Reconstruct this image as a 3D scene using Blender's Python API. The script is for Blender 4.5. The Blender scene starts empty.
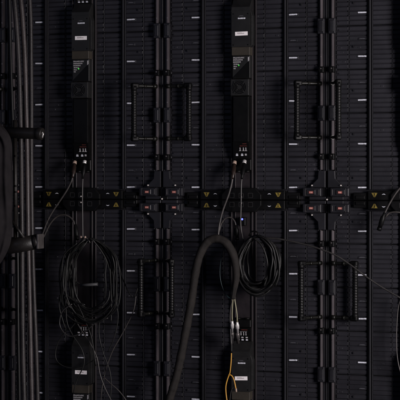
import bpy, bmesh, math, random
from mathutils import Vector, Matrix

random.seed(11)
SC = bpy.context.scene
COL = SC.collection

# ------------------------------------------------------------------ camera
CAM = Vector((1.6335, -4.725, 0.0632))
YAW = -0.311
F = 1685.0                      # focal length in pixels of a 400 px frame
PY = 178.24                     # image row of the horizon
cam_d = bpy.data.cameras.new("camera")
cam = bpy.data.objects.new("camera", cam_d)
COL.objects.link(cam)
cam.location = CAM
cam.rotation_euler = (math.pi / 2, 0, -YAW)
cam_d.sensor_width = 36.0
cam_d.sensor_fit = 'HORIZONTAL'
cam_d.lens = 36.0 * F / 400.0
cam_d.shift_y = -(200.0 - PY) / 400.0
cam_d.clip_start = 0.05
cam_d.clip_end = 100
SC.camera = cam

# ------------------------------------------------------------------ light
world = bpy.data.worlds.new("World")
SC.world = world
world.use_nodes = True
bg = world.node_tree.nodes["Background"]
bg.inputs[0].default_value = (0.5, 0.55, 1.0, 1)
bg.inputs[1].default_value = 0.026


def area(name, loc, target, size, power, color):
    l = bpy.data.lights.new(name, 'AREA')
    l.shape = 'RECTANGLE'
    l.size, l.size_y = size
    l.energy = power
    l.color = color
    o = bpy.data.objects.new(name, l)
    COL.objects.link(o)
    o.location = loc
    o.rotation_euler = (Vector(target) - Vector(loc)).to_track_quat('-Z', 'Y').to_euler()
    return o


area("stage_light", (2.40, -1.55, 0.06), (0.35, 0, -0.02), (0.6, 1.0), 84, (1.0, 0.93, 0.94))
area("fill_light", (-1.3, -2.8, 0.7), (-0.2, 0, 0), (0.9, 0.9), 2.6, (0.66, 0.72, 1.0))

vs = SC.view_settings
vs.view_transform = 'Standard'
vs.look = 'None'
vs.exposure = 0.0
vs.gamma = 1.0
vs.use_curve_mapping = False


# ------------------------------------------------------------------ helpers
def at(px, py, y):
    """the point on the plane at depth y that the photograph shows at px, py"""
    c, s = math.cos(YAW), math.sin(YAW)
    a, b = (px - 200.0) / F, (PY - py) / F
    d = Vector((s + a * c, c - a * s, b))
    t = (y - CAM.y) / d.y
    return CAM + d * t


def mat(name, color, rough=0.5, metal=0.0, var=0.25, scale=30.0, bump=0.0, bscale=300.0,
        emit=None, estr=0.0, stretch=(1, 1, 1), spec=0.5, dust=0.0):
    m = bpy.data.materials.new(name)
    m.use_nodes = True
    nt = m.node_tree
    n, l = nt.nodes, nt.links
    p = n["Principled BSDF"]
    p.inputs["Roughness"].default_value = rough
    p.inputs["Metallic"].default_value = metal
    p.inputs["Specular IOR Level"].default_value = spec
    g = n.new("ShaderNodeNewGeometry")
    mp = n.new("ShaderNodeMapping")
    mp.inputs["Scale"].default_value = stretch
    l.new(g.outputs["Position"], mp.inputs["Vector"])
    nz = n.new("ShaderNodeTexNoise")
    nz.inputs["Scale"].default_value = scale
    nz.inputs["Detail"].default_value = 5.0
    nz.inputs["Roughness"].default_value = 0.65
    l.new(mp.outputs[0], nz.inputs["Vector"])
    rp = n.new("ShaderNodeValToRGB")
    rp.color_ramp.elements[0].position = 0.3
    rp.color_ramp.elements[1].position = 0.72
    rp.color_ramp.elements[0].color = [c * (1 - var) for c in color] + [1]
    rp.color_ramp.elements[1].color = [min(1, c * (1 + var)) for c in color] + [1]
    l.new(nz.outputs["Fac"], rp.inputs[0])
    out = rp.outputs[0]
    if dust:
        n2 = n.new("ShaderNodeTexNoise")
        n2.inputs["Scale"].default_value = 420.0
        n2.inputs["Detail"].default_value = 3.0
        l.new(g.outputs["Position"], n2.inputs["Vector"])
        r2 = n.new("ShaderNodeValToRGB")
        r2.color_ramp.elements[0].position = 0.62
        r2.color_ramp.elements[1].position = 0.78
        r2.color_ramp.elements[0].color = (0, 0, 0, 1)
        r2.color_ramp.elements[1].color = (dust, dust, dust, 1)
        l.new(n2.outputs["Fac"], r2.inputs[0])
        mx = n.new("ShaderNodeMixRGB")
        l.new(r2.outputs[0], mx.inputs[0])
        l.new(out, mx.inputs[1])
        mx.inputs[2].default_value = (0.16, 0.15, 0.14, 1)
        out = mx.outputs[0]
    l.new(out, p.inputs["Base Color"])
    rr = n.new("ShaderNodeMapRange")
    rr.inputs["To Min"].default_value = max(0.05, rough - 0.12)
    rr.inputs["To Max"].default_value = min(1.0, rough + 0.12)
    l.new(nz.outputs["Fac"], rr.inputs[0])
    l.new(rr.outputs[0], p.inputs["Roughness"])
    if bump:
        nb = n.new("ShaderNodeTexNoise")
        nb.inputs["Scale"].default_value = bscale
        nb.inputs["Detail"].default_value = 2.0
        l.new(g.outputs["Position"], nb.inputs["Vector"])
        bp = n.new("ShaderNodeBump")
        bp.inputs["Strength"].default_value = bump
        bp.inputs["Distance"].default_value = 0.001
        l.new(nb.outputs["Fac"], bp.inputs["Height"])
        l.new(bp.outputs[0], p.inputs["Normal"])
    if emit:
        p.inputs["Emission Color"].default_value = (*emit, 1)
        p.inputs["Emission Strength"].default_value = estr
    return m


def braid_mat(name, color):
    """woven sleeve: two crossing wave bands as relief and fleck"""
    m = mat(name, color, rough=0.6, var=0.45, scale=28, spec=0.3)
    nt = m.node_tree
    n, l = nt.nodes, nt.links
    p = n["Principled BSDF"]
    uv = n.new("ShaderNodeUVMap")
    hs = []
    for sgn in (1, -1):
        mp = n.new("ShaderNodeMapping")
        mp.inputs["Scale"].default_value = (1, 1, 1)
        mp.inputs["Rotation"].default_value = (0, 0, sgn * math.radians(45))
        l.new(uv.outputs[0], mp.inputs["Vector"])
        w = n.new("ShaderNodeTexWave")
        w.inputs["Scale"].default_value = 4.6
        w.inputs["Distortion"].default_value = 0.6
        l.new(mp.outputs[0], w.inputs["Vector"])
        hs.append(w.outputs["Fac"])
    mx = n.new("ShaderNodeMath")
    mx.operation = 'MAXIMUM'
    l.new(hs[0], mx.inputs[0])
    l.new(hs[1], mx.inputs[1])
    bp = n.new("ShaderNodeBump")
    bp.inputs["Strength"].default_value = 0.6
    bp.inputs["Distance"].default_value = 0.0015
    l.new(mx.outputs[0], bp.inputs["Height"])
    l.new(bp.outputs[0], p.inputs["Normal"])
    return m


M = {
    'panel': mat('panel_plastic', (0.0117, 0.0113, 0.0150), 0.52, var=0.38, scale=7, bump=0.22, bscale=420, dust=0.035, spec=0.4),
    'gap': mat('recess_shade', (0.0086, 0.0083, 0.0112), 0.6, spec=0.3),  # groove floors darker than the slats: groove shade put into the colour
    'frame': mat('frame_paint', (0.0078, 0.0076, 0.0098), 0.47, var=0.35, scale=14, bump=0.15, dust=0.03, spec=0.4),
    'rail': mat('rail_aluminium', (0.056, 0.048, 0.052), 0.48, metal=0.2, var=0.55, scale=12, stretch=(1, 1, 0.5), dust=0.05),
    'black': mat('black_plastic', (0.0019, 0.0019, 0.0020), 0.5, var=0.4, bump=0.2, spec=0.16, dust=0.012),
    'unit': mat('unit_housing', (0.0085, 0.0085, 0.0085), 0.5, var=0.2, scale=40, bump=0.3, bscale=700, dust=0.02, spec=0.35),
    'channel': mat('channel_paint', (0.0135, 0.0105, 0.012), 0.48, var=0.25, bump=0.15, spec=0.35),
    'khaki': mat('khaki_tape', (0.021, 0.0165, 0.0105), 0.7, var=0.2, bump=0.3),
    'white': mat('white_print', (0.52, 0.53, 0.58), 0.55, var=0.25, scale=260),
    'grey_print': mat('grey_print', (0.2, 0.195, 0.2), 0.5, var=0.35, scale=300),
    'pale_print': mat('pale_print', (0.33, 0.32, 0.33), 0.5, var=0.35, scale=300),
    'ribplastic': mat('rib_plastic', (0.0072, 0.007, 0.0092), 0.55, var=0.25, bump=0.15, spec=0.3),
    'cable_mid': mat('mid_cable_rubber', (0.02, 0.0185, 0.018), 0.45, var=0.35, scale=60),
    'ringgrey': mat('ring_grey', (0.022, 0.021, 0.021), 0.5, var=0.5, scale=150),
    'faint': mat('faint_print', (0.05, 0.05, 0.058), 0.5, var=0.4, scale=200),
    'sticker': mat('white_sticker', (0.84, 0.8, 0.8), 0.55, var=0.05, scale=80),
    'ink': mat('sticker_ink', (0.16, 0.14, 0.14), 0.6),
    'red': mat('red_tag', (0.12, 0.020, 0.014), 0.55, var=0.3, scale=200),
    'tagwhite': mat('tag_white', (0.60, 0.30, 0.25), 0.55, var=0.35, scale=300),
    'yellow': mat('warning_yellow', (0.15, 0.108, 0.014), 0.6, var=0.7, scale=160),
    'steel': mat('bare_steel', (0.62, 0.60, 0.58), 0.35, metal=0.35, var=0.15),
    'dullsteel': mat('dull_steel', (0.16, 0.145, 0.14), 0.4, metal=0.7, var=0.3),
    'pin_white': mat('pin_white', (0.42, 0.39, 0.37), 0.45, var=0.15),
    'grip': mat('handle_rubber', (0.0030, 0.0030, 0.0030), 0.42, var=0.3, spec=0.22),
    'arm': mat('handle_arm', (0.0048, 0.0048, 0.0036), 0.42, var=0.3, spec=0.3),
    'cable': mat('cable_rubber', (0.0080, 0.0080, 0.0074), 0.48, var=0.5, scale=50, spec=0.3, dust=0.03),
    'cable_dark': mat('dark_cable_rubber', (0.0040, 0.0040, 0.0040), 0.45, var=0.4, scale=50, spec=0.28, dust=0.03),
    'cable_grey': mat('grey_cable_rubber', (0.036, 0.032, 0.030), 0.42, var=0.35, scale=60),
    'trunk': mat('trunk_cable_rubber', (0.021, 0.018, 0.018), 0.5, var=0.6, scale=16, bump=0.35, spec=0.35),
    'trunk_light': mat('pale_trunk_rubber', (0.038, 0.031, 0.031), 0.46, var=0.55, scale=16, bump=0.35, spec=0.4),
    'braid': braid_mat('braided_sleeve', (0.0108, 0.0086, 0.0074)),
    'orange': mat('orange_fibre', (0.46, 0.235, 0.03), 0.5, var=0.15),
    'olive': mat('olive_wire', (0.15, 0.14, 0.085), 0.45, var=0.25),
    'blueclip': mat('blue_clip', (0.05, 0.11, 0.25), 0.4),
    'teal': mat('teal_wire', (0.012, 0.03, 0.034), 0.4),
    'tape': mat('grey_tape', (0.032, 0.032, 0.034), 0.6, var=0.35),
    'beige': mat('beige_plug', (0.33, 0.24, 0.19), 0.5, var=0.2),
    'brown': mat('brown_plug', (0.018, 0.010, 0.007), 0.45),
    'cloth': mat('black_cloth', (0.0125, 0.0108, 0.0118), 0.85, var=0.45, scale=18, bump=0.9, bscale=90, spec=0.15),
    'truss': mat('truss_paint', (0.0080, 0.0066, 0.0058), 0.48, var=0.4, scale=30, bump=0.25, spec=0.4, dust=0.03),
    'green_led': mat('green_led', (0.02, 0.2, 0.02), 0.3, emit=(0.12, 1.0, 0.12), estr=0.4),
    'blue_led': mat('blue_led', (0.05, 0.05, 0.4), 0.3, emit=(0.10, 0.13, 1.0), estr=3.0),
}


class MB:
    def __init__(self):
        self.bm = bmesh.new()
        self.mi = 0

    def box(self, x0, x1, y0, y1, z0, z1, bev=0.0, seg=1, tilt=0.0):
        r = bmesh.ops.create_cube(self.bm, size=1.0)
        v = r['verts']
        S = Matrix.Diagonal((x1 - x0, y1 - y0, z1 - z0, 1))
        T = Matrix.Translation(((x0 + x1) / 2, (y0 + y1) / 2, (z0 + z1) / 2))
        R = Matrix.Rotation(tilt, 4, 'X')
        bmesh.ops.transform(self.bm, matrix=T @ R @ S, verts=v)
        fs = set(f for q in v for f in q.link_faces)
        for f in fs:
            f.material_index = self.mi
        if bev:
            es = list(set(e for q in v for e in q.link_edges))
            bmesh.ops.bevel(self.bm, geom=es, offset=bev, segments=seg, profile=0.5, affect='EDGES', clamp_overlap=True, material=-1)
        return self

    def prism(self, pts, y0, y1, bev=0.0):
        """polygon in x,z pushed from y1 (back) to y0 (front)"""
        a = [self.bm.verts.new((p[0], y0, p[1])) for p in pts]
        b = [self.bm.verts.new((p[0], y1, p[1])) for p in pts]
        n = len(pts)
        fs = [self.bm.faces.new(a), self.bm.faces.new(b[::-1])]
        for i in range(n):
            fs.append(self.bm.faces.new((a[i], b[i], b[(i + 1) % n], a[(i + 1) % n])))
        for f in fs:
            f.material_index = self.mi
        bmesh.ops.recalc_face_normals(self.bm, faces=fs)
        if bev:
            es = list(fs[0].edges)
            bmesh.ops.bevel(self.bm, geom=es, offset=bev, segments=2, profile=0.5, affect='EDGES', clamp_overlap=True, material=-1)
        return self

    def wedge(self, prof, x0, x1):
        """profile in y,z pushed along x"""
        a = [self.bm.verts.new((x0, p[0], p[1])) for p in prof]
        b = [self.bm.verts.new((x1, p[0], p[1])) for p in prof]
        n = len(prof)
        fs = [self.bm.faces.new(a), self.bm.faces.new(b[::-1])]
        for i in range(n):
            fs.append(self.bm.faces.new((a[i], b[i], b[(i + 1) % n], a[(i + 1) % n])))
        for f in fs:
            f.material_index = self.mi
        bmesh.ops.recalc_face_normals(self.bm, faces=fs)
        return self

    def tube(self, path, rad, n=10, cap=True):
        """swept round tube; rad is a number or one radius per path point; writes UVs along the length"""
        P = [Vector(p) for p in path]
        R = rad if isinstance(rad, (list, tuple)) else [rad] * len(P)
        t0 = (P[1] - P[0]).normalized()
        up = Vector((0, 0, 1)) if abs(t0.z) < 0.9 else Vector((1, 0, 0))
        nrm = t0.cross(up).normalized()
        uvl = self.bm.loops.layers.uv.verify()
        rings, L, acc = [], [], 0.0
        for i, p in enumerate(P):
            t = (P[min(i + 1, len(P) - 1)] - P[max(i - 1, 0)])
            t = t.normalized() if t.length > 1e-9 else t0
            nrm = (nrm - t * nrm.dot(t)).normalized()
            bi = t.cross(nrm)
            if i:
                acc += (p - P[i - 1]).length
            L.append(acc)
            rings.append([self.bm.verts.new(p + (nrm * math.cos(2 * math.pi * k / n) + bi * math.sin(2 * math.pi * k / n)) * R[i]) for k in range(n)])
        r0 = max(R)
        for i in range(len(P) - 1):
            for k in range(n):
                k2 = (k + 1) % n
                f = self.bm.faces.new((rings[i][k], rings[i][k2], rings[i + 1][k2], rings[i + 1][k]))
                f.material_index = self.mi
                f.smooth = True
                us = [(k, i), (k + 1, i), (k + 1, i + 1), (k, i + 1)]
                for lp, (uu, ii) in zip(f.loops, us):
                    lp[uvl].uv = (uu / n * 2.0, L[ii] / (math.pi * r0))
        if cap:
            for rg, rev in ((rings[0], True), (rings[-1], False)):
                f = self.bm.faces.new(rg[::-1] if rev else rg)
                f.material_index = self.mi
        return self

    def cyl(self, p0, p1, r, n=16, r2=None):
        return self.tube([p0, p1], [r, r if r2 is None else r2], n)

    def ring(self, c, r, w, y0, y1, n=28, squash=1.0):
        """flat ring facing the viewer side (-y)"""
        pts = []
        for k in range(n):
            a = 2 * math.pi * k / n
            ca, sa = math.cos(a), math.sin(a) * squash
            pts.append([self.bm.verts.new((c[0] + (r + q) * ca, yy, c[1] + (r + q) * sa)) for q, yy in ((-w, y1), (-w, y0), (w, y0), (w, y1))])
        for k in range(n):
            a, b = pts[k], pts[(k + 1) % n]
            for j in range(3):
                f = self.bm.faces.new((a[j], a[j + 1], b[j + 1], b[j]))
                f.material_index = self.mi
        return self

    def mesh(self, name, mats):
        bmesh.ops.recalc_face_normals(self.bm, faces=self.bm.faces[:])
        me = bpy.data.meshes.new(name)
        self.bm.to_mesh(me)
        self.bm.free()
        for m in (mats if isinstance(mats, (list, tuple)) else [mats]):
            me.materials.append(M[m])
        return me

    def build(self, name, mats, parent=None, loc=(0, 0, 0)):
        return put(name, self.mesh(name, mats), parent, loc)


def put(name, me, parent=None, loc=(0, 0, 0), rz=0.0):
    o = bpy.data.objects.new(name, me)
    COL.objects.link(o)
    o.location = loc
    o.rotation_euler.z = rz
    o.parent = parent
    return o


def tag(o, label, cat, group=None):
    o['label'] = label
    o['category'] = cat
    if group:
        o['group'] = group
    return o


def empty(name, loc):
    o = bpy.data.objects.new(name, None)
    COL.objects.link(o)
    o.location = loc
    o.empty_display_size = 0.05
    return o


def copy_tree(o, parent=None):
    c = o.copy()
    COL.objects.link(c)
    c.parent = parent
    for ch in list(o.children):
        copy_tree(ch, c)
    return c


def spline(pts, step=0.006, closed=False):
    P = [Vector(p) for p in pts]
    out = []
    n = len(P)
    for i in range(n if closed else n - 1):
        if closed:
            a, b, c, d = P[(i - 1) % n], P[i], P[(i + 1) % n], P[(i + 2) % n]
        else:
            b, c = P[i], P[i + 1]
            a = P[i - 1] if i else b * 2 - c
            d = P[i + 2] if i + 2 < n else c * 2 - b
        m = max(2, int((c - b).length / step))
        for k in range(m):
            t = k / m
            out.append(0.5 * ((2 * b) + (c - a) * t + (2 * a - 5 * b + 4 * c - d) * t * t + (3 * b - a - 3 * c + d) * t ** 3))
    out.append(P[0] if closed else P[-1])
    return out


def route(px, y):
    """[(px, py) or (px, py, depth)] to points"""
    return [at(p[0], p[1], p[2] if len(p) > 2 else y) for p in px]


def glyphs(mb, x0, x1, z0, z1, y, n, th=0.0008, gap=0.28):
    """a row of small upright strokes and bars, as tiny print reads at this distance"""
    w = (x1 - x0) / n
    h = z1 - z0
    for i in range(n):
        a = x0 + i * w
        b = a + w * (1 - gap)
        s = (b - a) * 0.3
        k = random.randrange(5)
        mb.box(a, a + s, y - th, y, z0, z1)
        if k in (0, 1, 2):
            mb.box(b - s, b, y - th, y, z0, z1 if k != 2 else z0 + h * 0.55)
        if k in (0, 3, 4):
            mb.box(a + s, b - (s if k == 0 else 0), y - th, y, z1 - h * 0.25, z1)
        if k in (1, 2, 3):
            mb.box(a + s, b - (s if k != 3 else 0), y - th, y, z0 + h * 0.38, z0 + h * 0.62)
        if k in (2, 3, 4):
            mb.box(a + s, b - (s if k == 2 else 0), y - th, y, z0, z0 + h * 0.25)


# ------------------------------------------------------------------ cabinet
H = 0.125


def module_mesh(side, var):
    """one 250 x 125 mm module seen from behind: finned back, boss, thin ridges; local x 0..0.25 with the seam side at 0"""
    rnd = random.Random(100 * side + var)
    mb = MB()
    X = lambda a: a if side == 0 else 0.25 - a

    def bx(a, b, *r, **k):
        mb.box(min(X(a), X(b)), max(X(a), X(b)), *r, **k)
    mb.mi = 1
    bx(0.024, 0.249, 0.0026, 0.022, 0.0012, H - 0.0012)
    mb.mi = 0
    n = 9
    pitch = (H - 0.004) / n
    for (a, b) in ((0.026, 0.061), (0.0634, 0.1188), (0.1312, 0.1865), (0.1885, 0.2485)):
        for i in range(n):
            z = 0.002 + i * pitch
            d = rnd.uniform(-0.0007, 0.0007)
            bx(a, b, 0.0 + d, 0.0040 + d, z + rnd.uniform(0.0002, 0.0011), z + pitch - rnd.uniform(0.0003, 0.0012), bev=0.0016,
               tilt=rnd.uniform(-0.05, 0.16))
            if rnd.random() < 0.07:
                q = a + (b - a) * rnd.uniform(0.1, 0.6)
                bx(q, q + 0.009, -0.0008, 0.002, z + pitch * 0.3, z + pitch * 0.65, bev=0.0007)
    for c in (0.0622, 0.1875):
        bx(c - 0.0008, c + 0.0008, -0.0010, 0.003, 0.002, H - 0.002, bev=0.0003)
    # boss and screw near the seam side
    bxc = X(0.077)
    mb.mi = 2
    mb.tube([(bxc, 0.003, 0.064), (bxc, -0.003, 0.064)], 0.0034, 14)
    mb.tube([(bxc, -0.003, 0.064), (bxc, -0.0042, 0.064)], [0.0022, 0.0018], 10)
    for (a, z) in ((0.034, 0.012), (0.034, H - 0.012), (0.23, 0.012)):
        mb.tube([(X(a), 0.003, z), (X(a), -0.0018, z)], 0.0022, 10)
    # carrier strip behind the print
    bx(0.086, 0.117, -0.0006, 0.004, 0.0325, 0.0412, bev=0.0008)
    bx(0.089, 0.114, -0.0004, 0.004, 0.0835, 0.0905, bev=0.0008)
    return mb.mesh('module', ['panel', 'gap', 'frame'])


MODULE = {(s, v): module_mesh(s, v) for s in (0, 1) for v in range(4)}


def label_mesh(v):
    mb = MB()
    glyphs(mb, -0.0122, 0.0122, -0.0021, 0.0021, 0.0, 7, gap=0.12)
    mb.box(-0.0122, 0.0122, -0.0003, 0.0, -0.0012, 0.0012)
    return mb.mesh('printed_label', 'white')


def mark_mesh():
    mb = MB()
    mb.prism([(-0.010, -0.0012), (0.010, -0.0012), (0.006, 0.0014), (-0.006, 0.0014)], -0.0006, 0)
    return mb.mesh('faint_mark', 'faint')


LABEL = [label_mesh(0), label_mesh(1)]
MARK = mark_mesh()


def handle_parts(parent, x, z, sgn, ang):
    """carrying handle hinged on the rail: two arms and a ribbed grip"""
    R = 0.073
    h = empty('handle', (x, -0.016, z))
    h.parent = parent
    h.rotation_euler.z = -sgn * ang
    for s in (1, -1):
        mb = MB()
        zz = s * 0.0775
        mb.mi = 0
        mb.tube(spline([(0, 0, zz), (sgn * 0.03, 0, zz), (sgn * 0.055, 0, zz), (sgn * (R - 0.005), 0, zz - s * 0.002), (sgn * R, 0, zz - s * 0.008)], 0.004), 0.0044, 12)
        mb.tube([(sgn * -0.002, 0, zz), (sgn * 0.012, 0, zz)], 0.0066, 14)
        mb.tube([(sgn * 0.034, 0, zz), (sgn * 0.041, 0, zz)], 0.0056, 14)
        mb.mi = 1
        a, b = sorted((sgn * (R - 0.015), sgn * (R + 0.009)))
        mb.box(a, b, -0.0085, 0.0085, zz - 0.0085, zz + 0.0085, bev=0.0055, seg=4)
        mb.tube([(sgn * R, 0, zz), (sgn * R, 0, zz - s * 0.016)], [0.0100, 0.0084], 14)
        mb.build('arm', ['arm', 'black'], h)
    g = MB()
    prof, rad = [], []
    N = 17
    for i in range(N):
        z0 = -0.065 + i * 0.130 / N
        for f, r in ((0.0, 0.0074), (0.3, 0.0086), (0.65, 0.0086), (0.95, 0.0074)):
            prof.append((sgn * R, 0, z0 + f * 0.130 / N))
            rad.append(r)
    prof.append((sgn * R, 0, 0.067))
    rad.append(0.008)
    g.tube(prof, rad, 14)
    g.build('grip', 'grip', h)
    return h


def power_unit(cab):
    """raised control and power unit on the middle of the cabinet, local to the cabinet (x = 0 in the middle)"""
    w, d = 0.0275, -0.036
    mb = MB()
    mb.mi = 0
    # upper face block with a sloping top
    mb.wedge([(0.002, 0.4445), (d, 0.4445), (d, 0.560), (-0.010, 0.588), (0.002, 0.588)], -w, w)
    mb.box(-w - 0.001, w + 0.001, d - 0.0012, 0.0015, 0.5475, 0.5495)
    # display block
    mb.box(-w + 0.001, w - 0.001, d + 0.004, 0.0015, 0.3535, 0.4195, bev=0.0015)
    # dark body
    mb.mi = 1
    mb.box(-w + 0.003, w - 0.004, d + 0.003, 0.0015, 0.168, 0.3015, bev=0.002, seg=2)
    mb.wedge([(0.002, 0.120), (-0.018, 0.120), (d + 0.003, 0.168), (0.002, 0.168)], -w + 0.003, w - 0.004)
    mb.box(-w + 0.002, w - 0.002, -0.016, 0.0015, 0.086, 0.119, bev=0.002)
    # top print block and socket row
    mb.wedge([(0.002, 0.589), (-0.012, 0.589), (-0.022, 0.628), (0.002, 0.628)], -w + 0.003, w - 0.003)
    mb.box(-w + 0.002, w - 0.002, -0.020, 0.0015, 0.629, 0.652, bev=0.002)
    # black corner on the display block
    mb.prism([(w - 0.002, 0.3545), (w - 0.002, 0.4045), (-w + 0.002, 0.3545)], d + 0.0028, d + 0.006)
    for xx, zz, yy in ((-0.022, 0.450, d), (0.022, 0.450, d), (-0.022, 0.5400, d), (0.022, 0.5400, d), (-0.019, 0.176, d + 0.003), (0.018, 0.176, d + 0.003), (-0.019, 0.293, d + 0.003), (0.018, 0.293, d + 0.003)):
        mb.tube([(xx, yy + 0.001, zz), (xx, yy - 0.0009, zz)], [0.0022, 0.0018], 10)
    for q in range(6):
        mb.box(-0.015, 0.014, d + 0.0022, d + 0.0040, 0.196 + q * 0.005, 0.1975 + q * 0.005)
    # chamfered shoulder
    mb.mi = 0
    mb.prism([(w, 0.4445), (w + 0.006, 0.450), (w + 0.006, 0.535), (w, 0.552)], d + 0.006, 0.0016, bev=0.001)
    u = mb.build('power_unit', ['unit', 'black'], cab)
    k = MB()
    k.box(-w + 0.0005, w - 0.0005, d - 0.0008, 0.001, 0.4200, 0.4440, bev=0.001)
    k.build('tape_band', 'khaki', u)
    # printing
    p = MB()
    glyphs(p, -0.0080, 0.0145, 0.5250, 0.5290, d, 6, gap=0.16)
    p.box(-0.0080, 0.0145, d - 0.0003, d, 0.5260, 0.5283)
    p.build('printed_label', 'white', u)
    p = MB()
    p.prism([(-0.007, 0.5330), (0.010, 0.5330), (0.006, 0.5355), (-0.002, 0.5355)], d - 0.0006, d)
    p.build('faint_mark', 'faint', u)
    s = MB()
    s.box(-0.0168, 0.0212, d - 0.0006, d, 0.4770, 0.4885, bev=0.0004)
    s.mi = 1
    glyphs(s, -0.0095, 0.012, 0.4820, 0.4843, d - 0.0006, 9, th=0.0002)
    s.box(-0.010, 0.004, d - 0.0008, d - 0.0006, 0.4855, 0.4861)
    s.build('sticker', ['sticker', 'ink'], u)
    # display print: lines that shorten along the diagonal
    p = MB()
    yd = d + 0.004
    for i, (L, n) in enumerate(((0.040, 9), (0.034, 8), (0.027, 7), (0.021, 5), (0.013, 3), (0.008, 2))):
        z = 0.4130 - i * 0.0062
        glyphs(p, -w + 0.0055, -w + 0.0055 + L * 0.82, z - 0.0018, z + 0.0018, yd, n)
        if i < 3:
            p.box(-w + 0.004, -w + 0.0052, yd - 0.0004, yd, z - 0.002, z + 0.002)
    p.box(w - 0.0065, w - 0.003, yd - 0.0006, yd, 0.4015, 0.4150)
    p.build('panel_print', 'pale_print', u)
    # lower print on the sloping face: stepped bars and two socket symbols
    def onslope(z):
        return -0.018 + (z - 0.120) / 0.048 * (d + 0.003 + 0.018)
    p = MB()
    p.mi = 1
    for z, a, b in ((0.163, 0.004, 0.016), (0.157, -0.004, 0.017)):
        p.box(a, b, onslope(z) - 0.0008, onslope(z) + 0.004, z - 0.0007, z + 0.0007)
    p.mi = 0
    for x, z in ((-0.004, 0.148), (0.006, 0.148), (0.0135, 0.148)):
        p.box(x - 0.0012, x + 0.0012, onslope(z + 0.004) - 0.0008, onslope(z) + 0.004, z - 0.0045, z + 0.0045)
        p.box(x - 0.003, x + 0.003, onslope(z + 0.004) - 0.0008, onslope(z) + 0.004, z - 0.0058, z - 0.0045)
    p.mi = 2
    for x in (-0.015, 0.0005):
        z = 0.1315
        p.box(x - 0.0032, x + 0.0032, onslope(z) - 0.0012, onslope(z) + 0.004, z - 0.0032, z + 0.001)
        p.box(x - 0.0022, x - 0.0008, onslope(z) - 0.0012, onslope(z) + 0.004, z + 0.0015, z + 0.0052)
        p.box(x + 0.0012, x + 0.0026, onslope(z) - 0.0012, onslope(z) + 0.004, z + 0.0012, z + 0.0052)
    p.mi = 0
    p.box(0.009, 0.0145, onslope(0.132) - 0.0008, onslope(0.132) + 0.004, 0.129, 0.1345)
    p.build('socket_print', ['pale_print', 'red', 'white'], u)
    # upper print beside the incoming sockets
    p = MB()
    for i, z in enumerate((0.593, 0.600)):
        ys = -0.012 + (z - 0.589) / 0.039 * -0.010
        for x in (-0.013, -0.0005, 0.0125):
            p.mi = 2 if i == 0 else 0
            p.box(x - 0.003, x + 0.003, ys - 0.0016, ys + 0.003, z - 0.0022, z + 0.0016)
    p.mi = 0
    for x in (-0.004, 0.004, 0.011):
        ys = -0.012 + 0.022 / 0.039 * -0.010
        p.box(x - 0.001, x + 0.001, ys - 0.0016, ys + 0.003, 0.606, 0.617)
        p.box(x - 0.0034, x + 0.0034, ys - 0.0016, ys + 0.003, 0.6165, 0.618)
    p.mi = 1
    p.box(-0.002, 0.016, -0.0222, -0.017, 0.6215, 0.623)
    p.build('socket_print', ['pale_print', 'red', 'white'], u)
    # fan
    f = MB()
    f.box(-w - 0.0025, w - 0.002, d - 0.003, 0.0015, 0.3030, 0.3510, bev=0.002, seg=2)
    cx, cz = -0.0022, 0.3270
    f.mi = 1
    f.tube([(cx, d - 0.0031, cz), (cx, d - 0.0036, cz)], 0.0205, 32)
    f.mi = 0
    for r in (0.020, 0.0155, 0.011, 0.0065):
        f.ring((cx, cz), r, 0.0007, d - 0.0054, d - 0.0034, 32)
    for q in range(4):
        a = math.pi / 4 + q * math.pi / 2
        f.tube([(cx + 0.005 * math.cos(a), d - 0.0048, cz + 0.005 * math.sin(a)), (cx + 0.0215 * math.cos(a), d - 0.0048, cz + 0.0215 * math.sin(a))], 0.0008, 6)
        f.tube([(cx + 0.0215 * math.cos(a) , d - 0.003, cz + 0.0215 * math.sin(a)), (cx + 0.0215 * math.cos(a), d - 0.0058, cz + 0.0215 * math.sin(a))], 0.0022, 10)
    f.tube([(cx, d - 0.0036, cz), (cx, d - 0.0056, cz)], 0.0052, 18)
    f.build('fan', ['unit', 'black'], u)
    l = MB()
    l.tube([(-0.0065, d + 0.004, 0.3910), (-0.0065, d + 0.0020, 0.3910)], 0.0020, 12)
    l.build('status_light', 'green_led', u)
    # sockets in the two connector rows
    for x in (-0.015, 0.012):
        for z, zz in ((0.0862, 0.080), (0.652, 0.657)):
            q = MB()
            q.tube([(x, -0.009, z), (x, -0.009, zz)], 0.0085, 18)
            q.build('socket', 'black', u)
    return u


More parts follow.
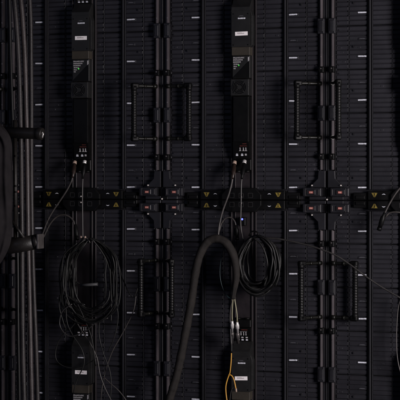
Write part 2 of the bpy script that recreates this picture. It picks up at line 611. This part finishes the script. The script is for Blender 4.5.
def latch_bar(cab, up):
    """black bar along the cabinet's lower (up=1) or upper (up=-1) edge"""
    Z = (lambda z: z) if up > 0 else (lambda z: 1.0 - z)

    def bx(mb, x0, x1, y0, y1, a, b, **k):
        mb.box(x0, x1, y0, y1, min(Z(a), Z(b)), max(Z(a), Z(b)), **k)

    def pr(mb, pts, *r, **k):
        mb.prism([(x, Z(z)) for x, z in pts], *r, **k)
    mb = MB()
    bx(mb, -0.128, 0.128, -0.020, 0.004, 0.001, 0.0275, bev=0.002, seg=2)
    for s in (1, -1):
        bx(mb, min(s * 0.1285, s * 0.172), max(s * 0.1285, s * 0.172), -0.013, 0.004, 0.001, 0.022, bev=0.0015)
        bx(mb, min(s * 0.138, s * 0.165), max(s * 0.138, s * 0.165), -0.0165, -0.0125, 0.004, 0.013, bev=0.0012)
    pr(mb, [(-0.060, 0.001), (0.060, 0.001), (0.060, 0.016), (0.043, 0.035), (-0.043, 0.035), (-0.060, 0.016)], -0.030, -0.018, bev=0.0022)
    b = mb.build('latch_bar', 'black', cab)
    for s in (1, -1):
        t = MB()
        t.mi = 0
        pr(t, [(s * 0.1085 - 0.0088, 0.0218), (s * 0.1085 + 0.0088, 0.0218), (s * 0.1085 + 0.0022, 0.0095), (s * 0.1085 - 0.0022, 0.0095)], -0.0208, -0.0198)
        t.mi = 1
        pr(t, [(s * 0.1085 - 0.0014, 0.0203), (s * 0.1085 + 0.0014, 0.0203), (s * 0.1085 + 0.0007, 0.0146), (s * 0.1085 - 0.0007, 0.0146)], -0.0211, -0.0203)
        pr(t, [(s * 0.1085 - 0.001, 0.0134), (s * 0.1085 + 0.001, 0.0134), (s * 0.1085 + 0.001, 0.0117), (s * 0.1085 - 0.001, 0.0117)], -0.0211, -0.0203)
        t.build('warning_triangle', ['yellow', 'black'], b)
        a = MB()
        pr(a, [(s * 0.082 - 0.0055, 0.0162), (s * 0.082 - 0.002, 0.0192), (s * 0.082 + 0.002, 0.0192), (s * 0.082 + 0.0055, 0.0162),
               (s * 0.082 + 0.0012, 0.0172), (s * 0.082 - 0.0012, 0.0172)], -0.0210, -0.0198)
        a.build('arrow_mark', 'white', b)
    for x in (-0.028, 0.0, 0.028):
        r = MB()
        bx(r, x - 0.0062, x + 0.0062, -0.0304, -0.0296, 0.0062, 0.0072)
        bx(r, x - 0.0062, x + 0.0062, -0.0304, -0.0296, 0.0192, 0.0202)
        for q in (-1, 1):
            bx(r, x + q * 0.0067 - 0.0005, x + q * 0.0067 + 0.0005, -0.0304, -0.0296, 0.0068, 0.0196)
        if x == 0:
            r.mi = 1
            r.tube([(x, -0.0298, Z(0.009)), (x, -0.0325, Z(0.009))], [0.0026, 0.0014], 12)
        r.build('lock_ring', ['ringgrey', 'pin_white'], b)


def corner_lock(cab, side, up):
    X = (lambda a: -0.25 + a) if side < 0 else (lambda a: 0.25 - a)
    Z = (lambda z: z) if up > 0 else (lambda z: 1.0 - z)

    def bx(mb, x0, x1, y0, y1, a, b, **k):
        mb.box(min(X(x0), X(x1)), max(X(x0), X(x1)), y0, y1, min(Z(a), Z(b)), max(Z(a), Z(b)), **k)
    mb = MB()
    mb.mi = 0
    bx(mb, 0.013, 0.068, -0.0235, 0.004, 0.0105, 0.036, bev=0.003, seg=2)
    bx(mb, 0.0015, 0.050, -0.017, 0.004, 0.0012, 0.0104, bev=0.001)
    mb.prism([(X(a), Z(z)) for a, z in ((0.0035, 0.0365), (0.050, 0.0365), (0.036, 0.052), (0.026, 0.062), (0.024, 0.085), (0.0035, 0.085))], -0.013, 0.004, bev=0.0015)
    bx(mb, 0.030, 0.056, -0.026, -0.022, 0.015, 0.031, bev=0.0015)
    mb.mi = 1
    bx(mb, 0.0185, 0.0208, -0.0248, -0.022, 0.0155, 0.031)
    bx(mb, 0.058, 0.0592, -0.0246, -0.022, 0.0125, 0.034)
    lk = mb.build('corner_lock', ['frame', 'dullsteel'], cab)
    t = MB()
    t.mi = 0
    bx(t, 0.0360, 0.0490, -0.0268, -0.0255, 0.0190, 0.0265, bev=0.0003)
    t.mi = 1
    bx(t, 0.0382, 0.0468, -0.0270, -0.0266, 0.0206, 0.0248)
    t.mi = 0
    for q in range(3):
        a = 0.0400 + q * 0.0022
        bx(t, a, a + 0.0007, -0.0272, -0.0268, 0.0212, 0.0242)
    t.build('red_tag', ['red', 'tagwhite'], lk)
    p = MB()
    x, z = X(0.0425), Z(0.0425)
    p.tube([(x, -0.012, z), (x, -0.0165, z), (x, -0.0195, z)], [0.0025, 0.0023, 0.0012], 14)
    p.build('pin', 'pin_white', lk)


def make_cabinet(low):
    cab = empty('led_cabinet', (0, 0, 0))
    # housing with edge profiles
    mb = MB()
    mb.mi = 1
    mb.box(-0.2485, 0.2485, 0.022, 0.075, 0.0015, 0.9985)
    mb.mi = 0
    for s in (-1, 1):
        e = lambda a: s * (0.25 - a)
        def bx(a, b, *r, **k):
            mb.box(min(e(a), e(b)), max(e(a), e(b)), *r, **k)
        bx(0.001, 0.0045, -0.002, 0.022, 0.0015, 0.9985, bev=0.0008)
        bx(0.0046, 0.0125, 0.001, 0.022, 0.0015, 0.9985)
        bx(0.0205, 0.0255, 0.0025, 0.022, 0.0015, 0.9985, bev=0.001)
    mb.box(-0.226, 0.226, 0.002, 0.0218, 0.0012, 0.005)
    mb.box(-0.226, 0.226, 0.002, 0.0218, 0.995, 0.9988)
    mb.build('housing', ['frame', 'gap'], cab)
    # modules
    for r in range(8):
        for s in (0, 1):
            m = put('module', MODULE[(s, (r * 2 + s + low) % 4)], cab, (-0.25 + 0.25 * s, 0, r * H))
            xl = 0.1018 if s == 0 else 0.25 - 0.1018
            put('printed_label', LABEL[(r + s) % 2], m, (xl, -0.0007, 0.0369)).rotation_euler.y = math.radians(random.uniform(-1.5, 1.5))
            put('faint_mark', MARK, m, (xl, -0.0005, 0.0872))
    # ribs at the quarter lines
    for s in (-1, 1):
        mb = MB()
        c = s * 0.125
        mb.box(c - 0.0072, c + 0.0072, 0.0, 0.0215, 0.031, 0.969)
        mb.box(c - 0.0030, c + 0.0030, -0.0085, 0.0015, 0.0308, 0.9692, bev=0.0014, seg=2)
        mb.box(c - 0.0068, c - 0.0052, -0.0045, 0.0015, 0.0306, 0.9694, bev=0.0005)
        mb.box(c + 0.0052, c + 0.0068, -0.0045, 0.0015, 0.0306, 0.9694, bev=0.0005)
        mb.build('rib', 'ribplastic', cab)
    # rails and their fittings
    for s in (-1, 1):
        mb = MB()
        a, b = sorted((s * (0.25 - 0.0138), s * (0.25 - 0.0196)))
        mb.box(a, b, -0.011, 0.0218, 0.087, 0.913, bev=0.0012, seg=2)
        mb.mi = 1
        for z in [0.10 + q * 0.0625 for q in range(14)]:
            mb.tube([((a + b) / 2, -0.0105, z), ((a + b) / 2, -0.0118, z)], 0.002, 8)
        mb.build('rail', ['rail', 'dullsteel'], cab)
        for z in (0.25, 0.5, 0.75):
            mb = MB()
            a, b = sorted((s * (0.25 - 0.006), s * (0.25 - 0.026)))
            mb.box(a, b, -0.0155, 0.003, z - 0.022, z + 0.022, bev=0.002, seg=2)
            a, b = sorted((s * (0.25 - 0.0105), s * (0.25 - 0.0215)))
            mb.box(a, b, -0.0175, -0.014, z - 0.016, z + 0.016, bev=0.001)
            mb.build('hinge_block', 'frame', cab)
        for z in (0.125, 0.375, 0.625, 0.875):
            mb = MB()
            a, b = sorted((s * (0.25 - 0.0075), s * (0.25 - 0.0235)))
            mb.box(a, b, -0.0165, 0.003, z - 0.009, z + 0.009, bev=0.003, seg=2)
            mb.mi = 1
            mb.tube([((a + b) / 2, -0.0160, z + 0.003), ((a + b) / 2, -0.0185, z + 0.003)], 0.002, 10)
            mb.build('latch', ['black', 'dullsteel'], cab)
        for up in (1, -1):
            corner_lock(cab, s, up)
            z = 0.2575 if up > 0 else 1 - 0.2575
            handle_parts(cab, s * (0.25 - 0.0165), z, -s, 0.1)
    # raised centre channel under the unit
    mb = MB()
    mb.box(-0.0385, 0.0385, -0.002, 0.0215, 0.034, 0.966, bev=0.001)
    for x in (-0.037, -0.0255, 0.0255, 0.037):
        mb.box(x - 0.0016, x + 0.0016, -0.0065, 0.0, 0.0342, 0.9658, bev=0.0006)
    mb.build('cable_channel', 'channel', cab)
    power_unit(cab)
    latch_bar(cab, 1)
    latch_bar(cab, -1)
    return cab


PROTO = make_cabinet(0)


def handles(cab):
    """handles of a cabinet by place: (side, end)"""
    d = {}
    for ch in cab.children:
        if ch.name.split('.')[0] == 'handle':
            d[(-1 if ch.location.x < 0 else 1, 'low' if ch.location.z < 0.5 else 'top')] = ch
    return d


CABS = {}
order = [(c, r) for r in (0, -1) for c in (0, -1, 1, -2)]
LBL = {
    (0, 0): 'black LED wall cabinet above the latch bar, between the two rail seams',
    (-1, 0): 'black LED wall cabinet above the latch bars and the large ragged cable coil',
    (1, 0): 'black LED wall cabinet above the latch bars, right of the brighter right-hand rail seam',
    (-2, 0): 'black LED wall cabinet seen as a sliver above the cloth, left of the trunk cables',
    (0, -1): 'black LED wall cabinet behind the braided sleeve and tight coil, lit by a blue light',
    (-1, -1): 'black LED wall cabinet behind the ragged hanging cable coil and its loose strands',
    (1, -1): 'black LED wall cabinet below the latch bars, crossed by the slanting single cable',
    (-2, -1): 'black LED wall cabinet seen as a sliver below the cloth, left of the trunk cables',
}
R_ = math.radians
# handle swing, by seam and end: (left-hand cabinet's right handle, right-hand cabinet's left handle)
SWING = {(0, 0): (46, 8), (0, -1): (71, 60), (1, 0): (36, 62), (1, -1): (54, 12), (-1, 0): (50, 30), (-1, -1): (60, 40)}
for i, (c, r) in enumerate(order):
    o = PROTO if i == 0 else copy_tree(PROTO)
    o.location = (0.25 + 0.5 * c, 0, float(r))
    tag(o, LBL[(c, r)], 'LED cabinet', 'LED wall cabinets seen from behind')
    CABS[(c, r)] = o
    end, other = ('low', 'top') if r == 0 else ('top', 'low')
    hs = handles(o)
    for s in (-1, 1):
        seam = c if s < 0 else c + 1
        pair = SWING.get((seam, r), (40, 40))
        a = pair[0] if s > 0 else pair[1]
        sgn = -s
        hs[(s, end)].rotation_euler.z = -sgn * R_(a)
    for ch in o.children:
        if ch.name.split('.')[0] == 'power_unit':
            for g in ch.children:
                if g.name.split('.')[0] == 'sticker':
                    rs = random.Random(7 * i + 3)
                    tilt, zc = rs.uniform(-0.035, 0.035), 0.4828
                    g.rotation_euler.y = tilt
                    g.location = (-zc * math.sin(tilt) + rs.uniform(-0.0008, 0.0008), 0, zc * (1 - math.cos(tilt)))
    if i:
        # shuffle the module backs so no two cabinets repeat
        rnd = random.Random(50 + i)
        for ch in o.children:
            if ch.name.split('.')[0] == 'module':
                s = 0 if ch.location.x < -0.1 else 1
                ch.data = MODULE[(s, rnd.randrange(4))]

mb = MB()
mb.box(-1.6, 1.7, 0.0765, 0.10, -1.3, 1.3)  # added slab, unseen behind the cabinets; stops world light leaking through the seams
bd = mb.build('seam_light_block', 'gap')
bd['kind'] = 'structure'

# pins where four cabinets meet
for (c, r) in ((0, 0), (1, 0), (-1, 0)):
    mb = MB()
    mb.mi = 0
    mb.box(-0.2495, -0.2300, -0.019, 0.0, 0.0005, 0.0098, bev=0.001)
    mb.mi = 1
    mb.tube([(-0.2470, -0.019, 0.0022), (-0.2470, -0.0225, 0.0022)], [0.0030, 0.0018], 12)
    mb.build('centre_pin', ['black', 'pin_white'], CABS[(c, r)])
# small blue light on the lower middle cabinet
mb = MB()
mb.mi = 0
mb.box(-0.010, 0.010, -0.022, -0.002, 0.925, 0.950, bev=0.002)
m_ = mb.build('signal_box', 'black', CABS[(0, -1)])
mb = MB()
mb.tube([(0.0008, -0.022, 0.944), (0.0008, -0.0248, 0.944)], [0.0030, 0.0022], 12)
mb.build('status_light', 'blue_led', m_)


# ------------------------------------------------------------------ cables
def plug(parent, base, tip, mats=('black', 'beige'), r=0.0075):
    """connector: body from base (cable end) to tip, with a collar and a pale latch"""
    b, t = Vector(base), Vector(tip)
    d = t - b
    mb = MB()
    mb.mi = 0
    pts = [b - d * 0.25, b, b + d * 0.1, b + d * 0.55, b + d * 0.6, b + d * 0.78]
    mb.tube(pts, [r * 0.5, r * 0.62, r, r, r * 0.85, r * 0.85], 16)
    mb.mi = 1
    mb.tube([b + d * 0.78, b + d * 0.8, b + d * 0.98, t], [r * 0.8, r * 0.92, r * 0.92, r * 0.7], 16)
    return mb.build('plug', list(mats), parent)


def cable(name, px, y, rad, m, label, cat='cable', group=None, n=8, step=0.006):
    P = spline(route(px, y), step)
    mb = MB()
    mb.tube(P, rad, n)
    o = mb.build(name, m)
    tag(o, label, cat, group)
    return o, P


# three heavy trunk cables at the left, in front of the wall
tr = [([(13, -12), (16, 20), (18.5, 60), (20, 105), (21, 150), (21.5, 200), (22, 250), (22.2, 300), (22.8, 350), (24.5, 412)], 'trunk', 0.0074,
       'left strand of the heavy cable bundle hanging behind the black truss arms', -0.150),
      ([(19.5, -12), (22.5, 20), (24.8, 60), (26, 105), (27, 150), (27.6, 200), (28.3, 250), (29.5, 300), (30.5, 350), (32, 412)], 'trunk_light', 0.0074,
       'middle and palest strand of the heavy cable bundle hanging behind the truss arms', -0.118),
      ([(29, -12), (30.5, 20), (31, 60), (31.3, 105), (31.2, 150), (31.5, 200), (32.5, 250), (34.2, 300), (36.2, 350), (38, 412)], 'trunk', 0.0066,
       'right strand of the heavy cable bundle, nearest the cabinet labels', -0.075)]
for px, m, r, lb, y in tr:
    cable('trunk_cable', px, y, r, m, lb, group='heavy trunk cables hanging at the left', n=14, step=0.015)
cable('trunk_cable', [(9, -12), (10.5, 60), (13, 130), (16, 200), (17.5, 260), (18, 330), (19.5, 412)], -0.07, 0.0055, 'cable_dark',
      'darkest heavy cable, furthest back, left of the pale bundle strands', group='heavy trunk cables hanging at the left', n=12, step=0.015)

# truss section at the left edge
YT = -0.22
tru = empty('truss_section', at(5, 250, YT))
org = tru.location.copy()


def loc(px, py, y=YT):
    return at(px, py, y) - org


mb = MB()
mb.tube([loc(-22, 131.5), loc(34, 133.5), loc(37, 133.6), loc(37.5, 133.6), loc(41.8, 133.8), loc(42.4, 133.9)], [0.0165, 0.0165, 0.0165, 0.0178, 0.0178, 0.0165], 28)
u = mb.build('arm', 'truss', tru)
mb = MB()
mb.tube([loc(41.5, 131), loc(43.2, 134), loc(42.2, 137.5)], 0.0022, 8)
mb.build('hook', 'steel', u)
mb = MB()
mb.tube([loc(-22, 251), loc(18, 245), loc(35.5, 242)], [0.0225, 0.0225, 0.0215], 28)
u = mb.build('arm', 'truss', tru)
mb = MB()
mb.tube([loc(34.5, 242.1), loc(35, 242), loc(38.6, 241.5), loc(39.6, 241.3)], [0.020, 0.0225, 0.0225, 0.018], 28)
mb.mi = 1
q = loc(40.2, 241.3)
mb.box(q.x - 0.0035, q.x + 0.0035, q.y - 0.021, q.y + 0.021, q.z - 0.0215, q.z + 0.0215, bev=0.002, seg=2)
mb.build('end_cap', ['truss', 'dullsteel'], u)
mb = MB()
mb.tube([loc(15, 120), loc(15.5, 246)], 0.006, 16)
for yy in (156, 186, 192, 206):
    mb.tube([loc(16, yy, YT - 0.006), loc(16, yy, YT - 0.011)], [0.003, 0.002], 10)
mb.build('upright', 'truss', tru)
mb = MB()
mb.tube([loc(12, 221, YT - 0.01), loc(24, 238, YT - 0.01)], 0.0045, 14)
mb.build('brace', 'truss', tru)

# cloth over the upright side of the truss: a hanging, folded wrap
mb = MB()
rows = []
outline = [(121, -4), (124, -1), (127, 2), (131, 5.2), (135, 8.0), (139, 9.8), (146, 11), (160, 11.5), (180, 11.7), (200, 11.9), (218, 12), (228, 11.6), (237, 10.4), (246, 8.4), (255, 5), (262, 1), (267, -3)]
for (py, px) in outline:
    row = []
    for k in range(25):
        a = math.pi * k / 24
        xx = px - 15 * (1 - math.cos(a)) - 2.6
        p = at(xx, py, YT - 0.060)
        fold = 0.0030 * math.sin(k * 1.3 + py * 0.02) + 0.0035 * math.sin(k * 0.5 + py * 0.11) + 0.0022 * math.sin(py * 0.31 + k * 0.9)
        row.append(mb.bm.verts.new((p.x, p.y - 0.03 * math.sin(a) + fold + 0.03, p.z)))
    rows.append(row)
for i in range(len(rows) - 1):
    for k in range(24):
        f = mb.bm.faces.new((rows[i][k], rows[i][k + 1], rows[i + 1][k + 1], rows[i + 1][k]))
        f.smooth = True
cl = mb.build('cloth_wrap', 'cloth')
sd = cl.modifiers.new('thickness', 'SOLIDIFY')
sd.thickness = 0.004
sb = cl.modifiers.new('smooth', 'SUBSURF')
sb.levels = sb.render_levels = 2
tag(cl, 'dark grey cloth bulging over the truss at the left edge between its two arms', 'cloth')

# braided sleeve: inverted U, then loose wires out of its end
sl = [(163, 418), (170, 398), (178, 370), (186, 330), (191.5, 300), (195, 275), (199.5, 256), (206.5, 243), (215.5, 238.5), (225, 242),
      (232, 252), (235.5, 264), (236.3, 278), (234.5, 290), (233, 299)]
P = spline(route(sl, -0.105), 0.004)
nP = len(P)
rad = [0.0120 * (1 + 0.035 * math.sin(i * 0.31) + 0.03 * math.sin(i * 0.83 + 1) + 0.02 * math.sin(i * 1.7)) for i in range(nP)]
for i in range(1, 26):
    rad[-i] *= 0.45 + 0.55 * i / 26
mb = MB()
mb.tube(P, rad, 24)
o = mb.build('cable_sleeve', 'braid')
tag(o, 'thick brown-black braided sleeve looped in an upside-down U beside the tight coil', 'cable sleeve')
# wires that leave the sleeve: olive leads ending in pale metal plugs above the lower unit
for px, y, m, ex, lb in (
        ([(233, 296), (232.5, 304), (232, 314), (232.2, 321)], -0.10, 'olive', (231.8, 343), 'left olive lead from the braided sleeve, ending in a long pale metal plug'),
        ([(234, 296), (235.5, 305), (236.8, 314), (237.2, 322)], -0.09, 'olive', (238, 343), 'right olive lead from the braided sleeve, ending in a short metal plug')):
    o, P = cable('patch_lead', px, y, 0.0022, m, lb, 'cable', 'olive leads out of the braided sleeve')
    e0, e1 = P[-1], at(ex[0], ex[1], -0.052)
    d = e1 - e0
    mb = MB()
    mb.mi = 0
    mb.tube([e0, e0 + d * 0.12, e0 + d * 0.14, e0 + d * 0.3, e0 + d * 0.32, e0 + d * 0.52], [0.003, 0.0042, 0.0055, 0.0055, 0.0036, 0.0036], 14)
    mb.mi = 1
    mb.tube([e0 + d * 0.52, e0 + d * 0.54, e0 + d * 0.76, e0 + d * 0.78, e1], [0.004, 0.006, 0.006, 0.0045, 0.0045], 14)
    mb.build('plug', ['steel', 'dullsteel'], o)
cable('patch_lead', [(233.5, 297), (231, 306), (230, 316), (230.5, 330), (231.3, 345)], -0.085, 0.0016, 'cable_grey',
      'thin grey lead out of the braided sleeve, behind the olive leads', group=None)
# orange fibre from the plug down to the frame's lower edge, with a side branch
of = empty('fibre_cable', at(231, 345, -0.075))
og = of.location.copy()
tag(of, 'orange and yellow fibre lead splitting in two beside the white sticker', 'cable')
mb = MB()
mb.mi = 0
mb.tube([p - og for p in spline(route([(231.6, 340), (231.4, 352), (231, 362), (230, 372), (229, 376)], -0.075))], 0.0018, 8)
mb.mi = 1
mb.tube([p - og for p in spline(route([(231.7, 335), (231.5, 343), (231.4, 353)], -0.074))], 0.0034, 10)
mb.build('trunk', ['orange', 'cable_dark'], of)
mb = MB()
mb.tube([p - og for p in spline(route([(229.4, 374), (227.5, 379), (225.8, 386), (226, 394), (227.4, 404), (228.5, 414)], -0.075))], 0.0019, 8)
mb.build('branch', 'orange', of)
mb = MB()
mb.mi = 0
mb.tube([p - og for p in spline(route([(229.4, 374.5), (232, 376), (234, 380), (235.3, 386), (236, 389)], -0.075))], 0.0019, 8)
mb.mi = 1
mb.tube([p - og for p in route([(236, 388.5), (236.3, 392)], -0.075)], 0.0026, 10)
mb.build('branch', ['orange', 'beige'], of)
cable('thin_lead', [(234.8, 383), (231, 392), (229.5, 404), (229, 414)], -0.07, 0.0010, 'cable_grey',
      'hair-thin grey lead hanging between the two orange fibre branches')


def coil(name, c, rx, ry, n, y, rad, m, jit, seed, label, part_ties=(), squash_top=0.0):
    rnd = random.Random(seed)
    root = empty(name, at(c[0], c[1] - ry, y))
    g = root.location.copy()
    tag(root, label, 'cable coil')
    mb = MB()
    pts = []
    for q in range(n):
        f = 1 - jit * 2.2 * rnd.random() ** 1.6
        ax, ay = rx * f * rnd.uniform(0.96, 1.06), ry * (1 - (1 - f) * 0.8) * rnd.uniform(0.97, 1.05)
        ox, oy = rnd.uniform(-1, 1) * rx * jit * 0.5, rnd.uniform(-0.4, 1) * ry * jit * 0.4
        ph, p2, w2 = rnd.uniform(0, 6.28), rnd.uniform(0, 6.28), rnd.uniform(0.01, 0.05)
        yo = y + rnd.uniform(-1, 1) * 0.020
        for k in range(14):
            a = -math.pi / 2 + 2 * math.pi * k / 14
            top = max(0.0, -math.sin(a))
            pull = (1 - 0.75 * top ** 6 * squash_top) * (1 + w2 * math.sin(3 * a + p2)) * (1 + 0.16 * squash_top * 5 * 0.2 * math.sin(2 * a) ** 2 + (0.12 if squash_top < 0.25 else 0) * math.sin(2 * a) ** 2)
            xx = c[0] + ox * (1 - top) + ax * math.cos(a) * pull + rnd.uniform(-0.8, 0.8)
            yy = c[1] + oy * (1 - top) + (ay * (1 - top * top) + ry * top * top) * math.sin(a) * (1 + w2 * math.sin(2 * a + p2) * (1 - top)) + rnd.uniform(-0.8, 0.8)
            pts.append(at(xx, yy, yo + 0.010 * math.sin(a * 2 + ph)) - g)
    mb.tube(spline(pts, 0.006), rad, 8)
    mb.build('loops', m, root)
    return root, g


ca, ga = coil('cable_coil', (90.5, 281), 27.5, 42, 15, -0.068, 0.0021, 'cable', 0.20, 5,
              'large ragged coil of thin black cables tagged with grey tape, under the left unit', squash_top=0.2)
mb = MB()
for k in range(3):
    mb.tube([p - ga for p in spline(route([(80 + k, 244 - k), (82 + 1.5 * k, 238.5), (86 + k, 238 + k * .5), (88 + k, 243)], -0.082 - 0.003 * k))], 0.0022, 8)
mb.build('tie', 'cable_grey', ca)
mb = MB()
mb.tube([p - ga for p in route([(80.2, 285.2), (88, 284.8), (97.5, 284.2)], -0.085)], [0.0046, 0.0042, 0.0047], 14)
mb.build('tape', 'tape', ca)
mb = MB()
for a, b in (((80.5, 237.5), (81.5, 236.5)), ((84.5, 237.8), (85.7, 236.6))):
    mb.tube([p - ga for p in route([a, b], -0.088)], 0.003, 10)
mb.build('clip', 'beige', ca)
mb = MB()
mb.tube([p - ga for p in route([(96.5, 307.8), (103, 306.8)], -0.085)], 0.0026, 10)
mb.build('tape', 'cable_grey', ca)
mb = MB()
mb.box(-0.006, 0.006, -0.004, 0.004, -0.004, 0.004, bev=0.001)
q = mb.build('clip', 'teal', ca, at(77.5, 251, -0.07) - ga)
# inner small loop of the same coil
mb = MB()
mb.tube([p - ga for p in spline(route([(84, 240), (74, 250), (69.5, 262), (70.5, 275), (78, 283), (86, 286), (94, 284)], -0.075))], 0.0023, 8)
mb.tube([p - ga for p in spline(route([(70, 252), (64.5, 265), (63, 280), (65, 292), (73, 300), (85, 305)], -0.085))], 0.0022, 8)
mb.build('inner_loop', 'cable', ca)

cb, gb = coil('cable_coil', (257.5, 264), 20.5, 28.0, 26, -0.072, 0.0031, 'cable_dark', 0.22, 9,
              'tight coil of shiny black cable tucked behind the braided sleeve', squash_top=0.3)
mb = MB()
mb.tube([p - gb for p in spline(route([(249, 236), (252, 231.5), (257, 232), (259, 238)], -0.09))], 0.0024, 8)
mb.build('tie', 'black', cb)
mb = MB()
for k, (x0, x1) in enumerate(((262, 268), (268, 275), (274, 279.5))):
    mb.tube([p - gb for p in spline(route([(x0 - 8, 238 + k), (x0, 246), (x1 - 1, 260), (x1 - 0.5, 275), (x1 - 4, 286)], -0.092 - 0.002 * k))], 0.0026, 8)
mb.build('outer_strand', 'cable', cb)

# leads from the two upper units
o, P = cable('power_cable', [(73.2, 174), (71.5, 181), (67, 190), (60.5, 200), (53, 211), (47, 222), (43, 233), (38, 243)], -0.06, 0.0026, 'cable_grey',
             'grey cable curving down-left from the left plug of the left power unit')
plug(o, P[0], at(74.8, 161.5, -0.030), ('brown', 'beige'), 0.0068)
o, P = cable('power_cable', [(83, 175), (82.6, 184), (82.4, 200), (82.6, 220), (82.8, 240)], -0.045, 0.0020, 'cable_grey',
             'thin straight cable dropping from the left power unit into the ragged coil')
plug(o, P[0], at(84.8, 160.5, -0.030), ('black', 'steel'), 0.0062)
o, P = cable('power_cable', [(233, 175), (231.5, 184), (228.5, 195), (223, 210), (219.5, 224), (217.8, 240)], -0.06, 0.0030, 'cable_grey',
             'grey cable falling from the middle power unit into the braided sleeve top')
plug(o, P[0], at(234.6, 161.5, -0.030), ('brown', 'beige'), 0.0068)
o, P = cable('power_cable', [(242.3, 175), (241.3, 185), (241, 205), (240.8, 226), (243.5, 242)], -0.06, 0.0020, 'cable_grey',
             'thin straight cable dropping from the middle power unit past the blue light')
plug(o, P[0], at(244.6, 160.5, -0.030), ('black', 'steel'), 0.0066)
o, P = cable('jumper_cable', [(38.5, 246), (44.5, 235), (50, 224), (57, 216.5), (65, 215), (72, 219), (75.5, 226)], -0.05, 0.0028, 'cable_grey',
             'arched cable beside the truss, rising then plunging into the ragged coil top')
plug(o, P[-1], at(77.3, 240, -0.06), ('black', 'black'), 0.0065)
o, P = cable('jumper_cable', [(219, 232), (221.5, 223.5), (225.5, 218.3), (230.5, 217.5), (234.5, 221), (236.5, 228)], -0.05, 0.0024, 'cable_grey',
             'small arched cable over the braided sleeve, left of the blue light')
plug(o, P[-1], at(237.2, 240, -0.045), ('black', 'black'), 0.0065)

# stray strands
strays = [
    ([(66, 306), (67, 322), (72, 334), (82, 350), (84, 364), (77, 380), (73, 394)], -0.075, 0.0017, 'cable', 'loose end dropping from the ragged coil across the face of the lower left unit'),
    ([(100, 318), (99, 334), (103, 352), (110, 372), (111, 392), (107, 414)], -0.06, 0.0018, 'cable', 'loose end dropping from the underside of the ragged coil, right of the lower unit'),
    ([(116, 300), (118, 318), (114, 338), (108, 352)], -0.08, 0.0018, 'cable', 'short loose end curling under the right side of the ragged coil'),
    ([(72, 304), (62, 312), (60, 326), (69, 336), (84, 332), (97, 322), (108, 318)], -0.09, 0.0018, 'cable_mid', 'slack grey loop slung below the ragged coil in front of the socket row'),
    ([(64, 290), (70, 308), (80, 328), (90, 343), (97, 358), (100, 374), (105, 388), (112, 402), (118, 414)], -0.07, 0.0017, 'cable_grey', 'long stray strand slanting from the ragged coil past the lower sticker to the bottom'),
    ([(136, 296), (133, 312), (122, 334), (113, 350), (107, 366), (103, 382), (101, 398), (101, 414)], -0.05, 0.0018, 'cable_grey', 'stray strand bowing from the seam rail to the bottom, right of the lower unit'),
    ([(103.5, 377), (111, 384), (119, 391), (127, 402), (131, 414)], -0.06, 0.0019, 'cable_grey', 'short stray strand branching right near the bottom under the ragged coil'),
    ([(78, 322), (64, 333), (56.5, 347), (56.5, 360), (66, 367), (80, 367.5), (90, 362.5), (98, 357)], -0.055, 0.0016, 'cable', 'thin loop of cable swinging left of the lower left unit'),
    ([(60, 295), (59, 305), (62, 318), (68, 330), (80, 318), (95, 312), (112, 308), (120, 298)], -0.07, 0.0020, 'cable', 'sagging strand along the bottom of the ragged coil'),
    ([(75, 298), (84, 318), (91, 336), (94, 352), (96, 366)], -0.08, 0.0018, 'cable', 'strand hanging straight through the ragged coil towards the lower label'),
    ([(110, 268), (111, 290), (111.5, 306), (111, 322)], -0.085, 0.0022, 'cable', 'strand hanging upright inside the right of the ragged coil'),
    ([(118, 262), (124, 282), (133, 297), (140, 282)], -0.045, 0.0018, 'cable', 'strand bridging from the ragged coil to the nearest open handle'),
    ([(224, 246), (220.8, 260), (220, 276), (223, 289), (228, 297), (234, 299)], -0.08, 0.0013, 'teal', 'thin teal wire bowing inside the braided sleeve loop'),
]
for px, y, r, m, lb in strays:
    cable('stray_cable', px, y, r, m, lb)
cable('signal_cable', [(262, 238), (275, 238.5), (290, 241), (305, 244.5), (320, 249), (337, 256), (352, 266), (368, 278), (384, 288.5), (404, 300), (420, 309)], -0.075, 0.0025, 'cable_mid',
      'single black cable slanting from the tight coil across the right-hand seam')

# right edge: a hanging plug with two leads, and a drop cable
o, P = cable('loose_cable', [(383.5, 216), (387, 208.5), (391, 201), (396, 193), (404, 183)], -0.07, 0.0026, 'cable_grey',
             'grey cable at the right edge rising from a dangling black plug')
plug(o, P[0], at(378.8, 230.5, -0.065), ('black', 'black'), 0.0072)
cable('loose_cable', [(385.5, 217), (389, 213.2), (394, 212), (400, 212.5), (410, 214)], -0.06, 0.0024, 'cable_grey',
      'short grey cable running level off the right edge beside the dangling plug')
o, P = cable('loose_cable', [(402, 296), (398.5, 306), (396.8, 325), (396.5, 345), (398, 362), (402, 378)], -0.05, 0.0016, 'cable_grey',
             'thin cable bowing along the right edge in the lower corner')
tag(tru, 'black truss section with two round arms reaching in from the left edge', 'truss')
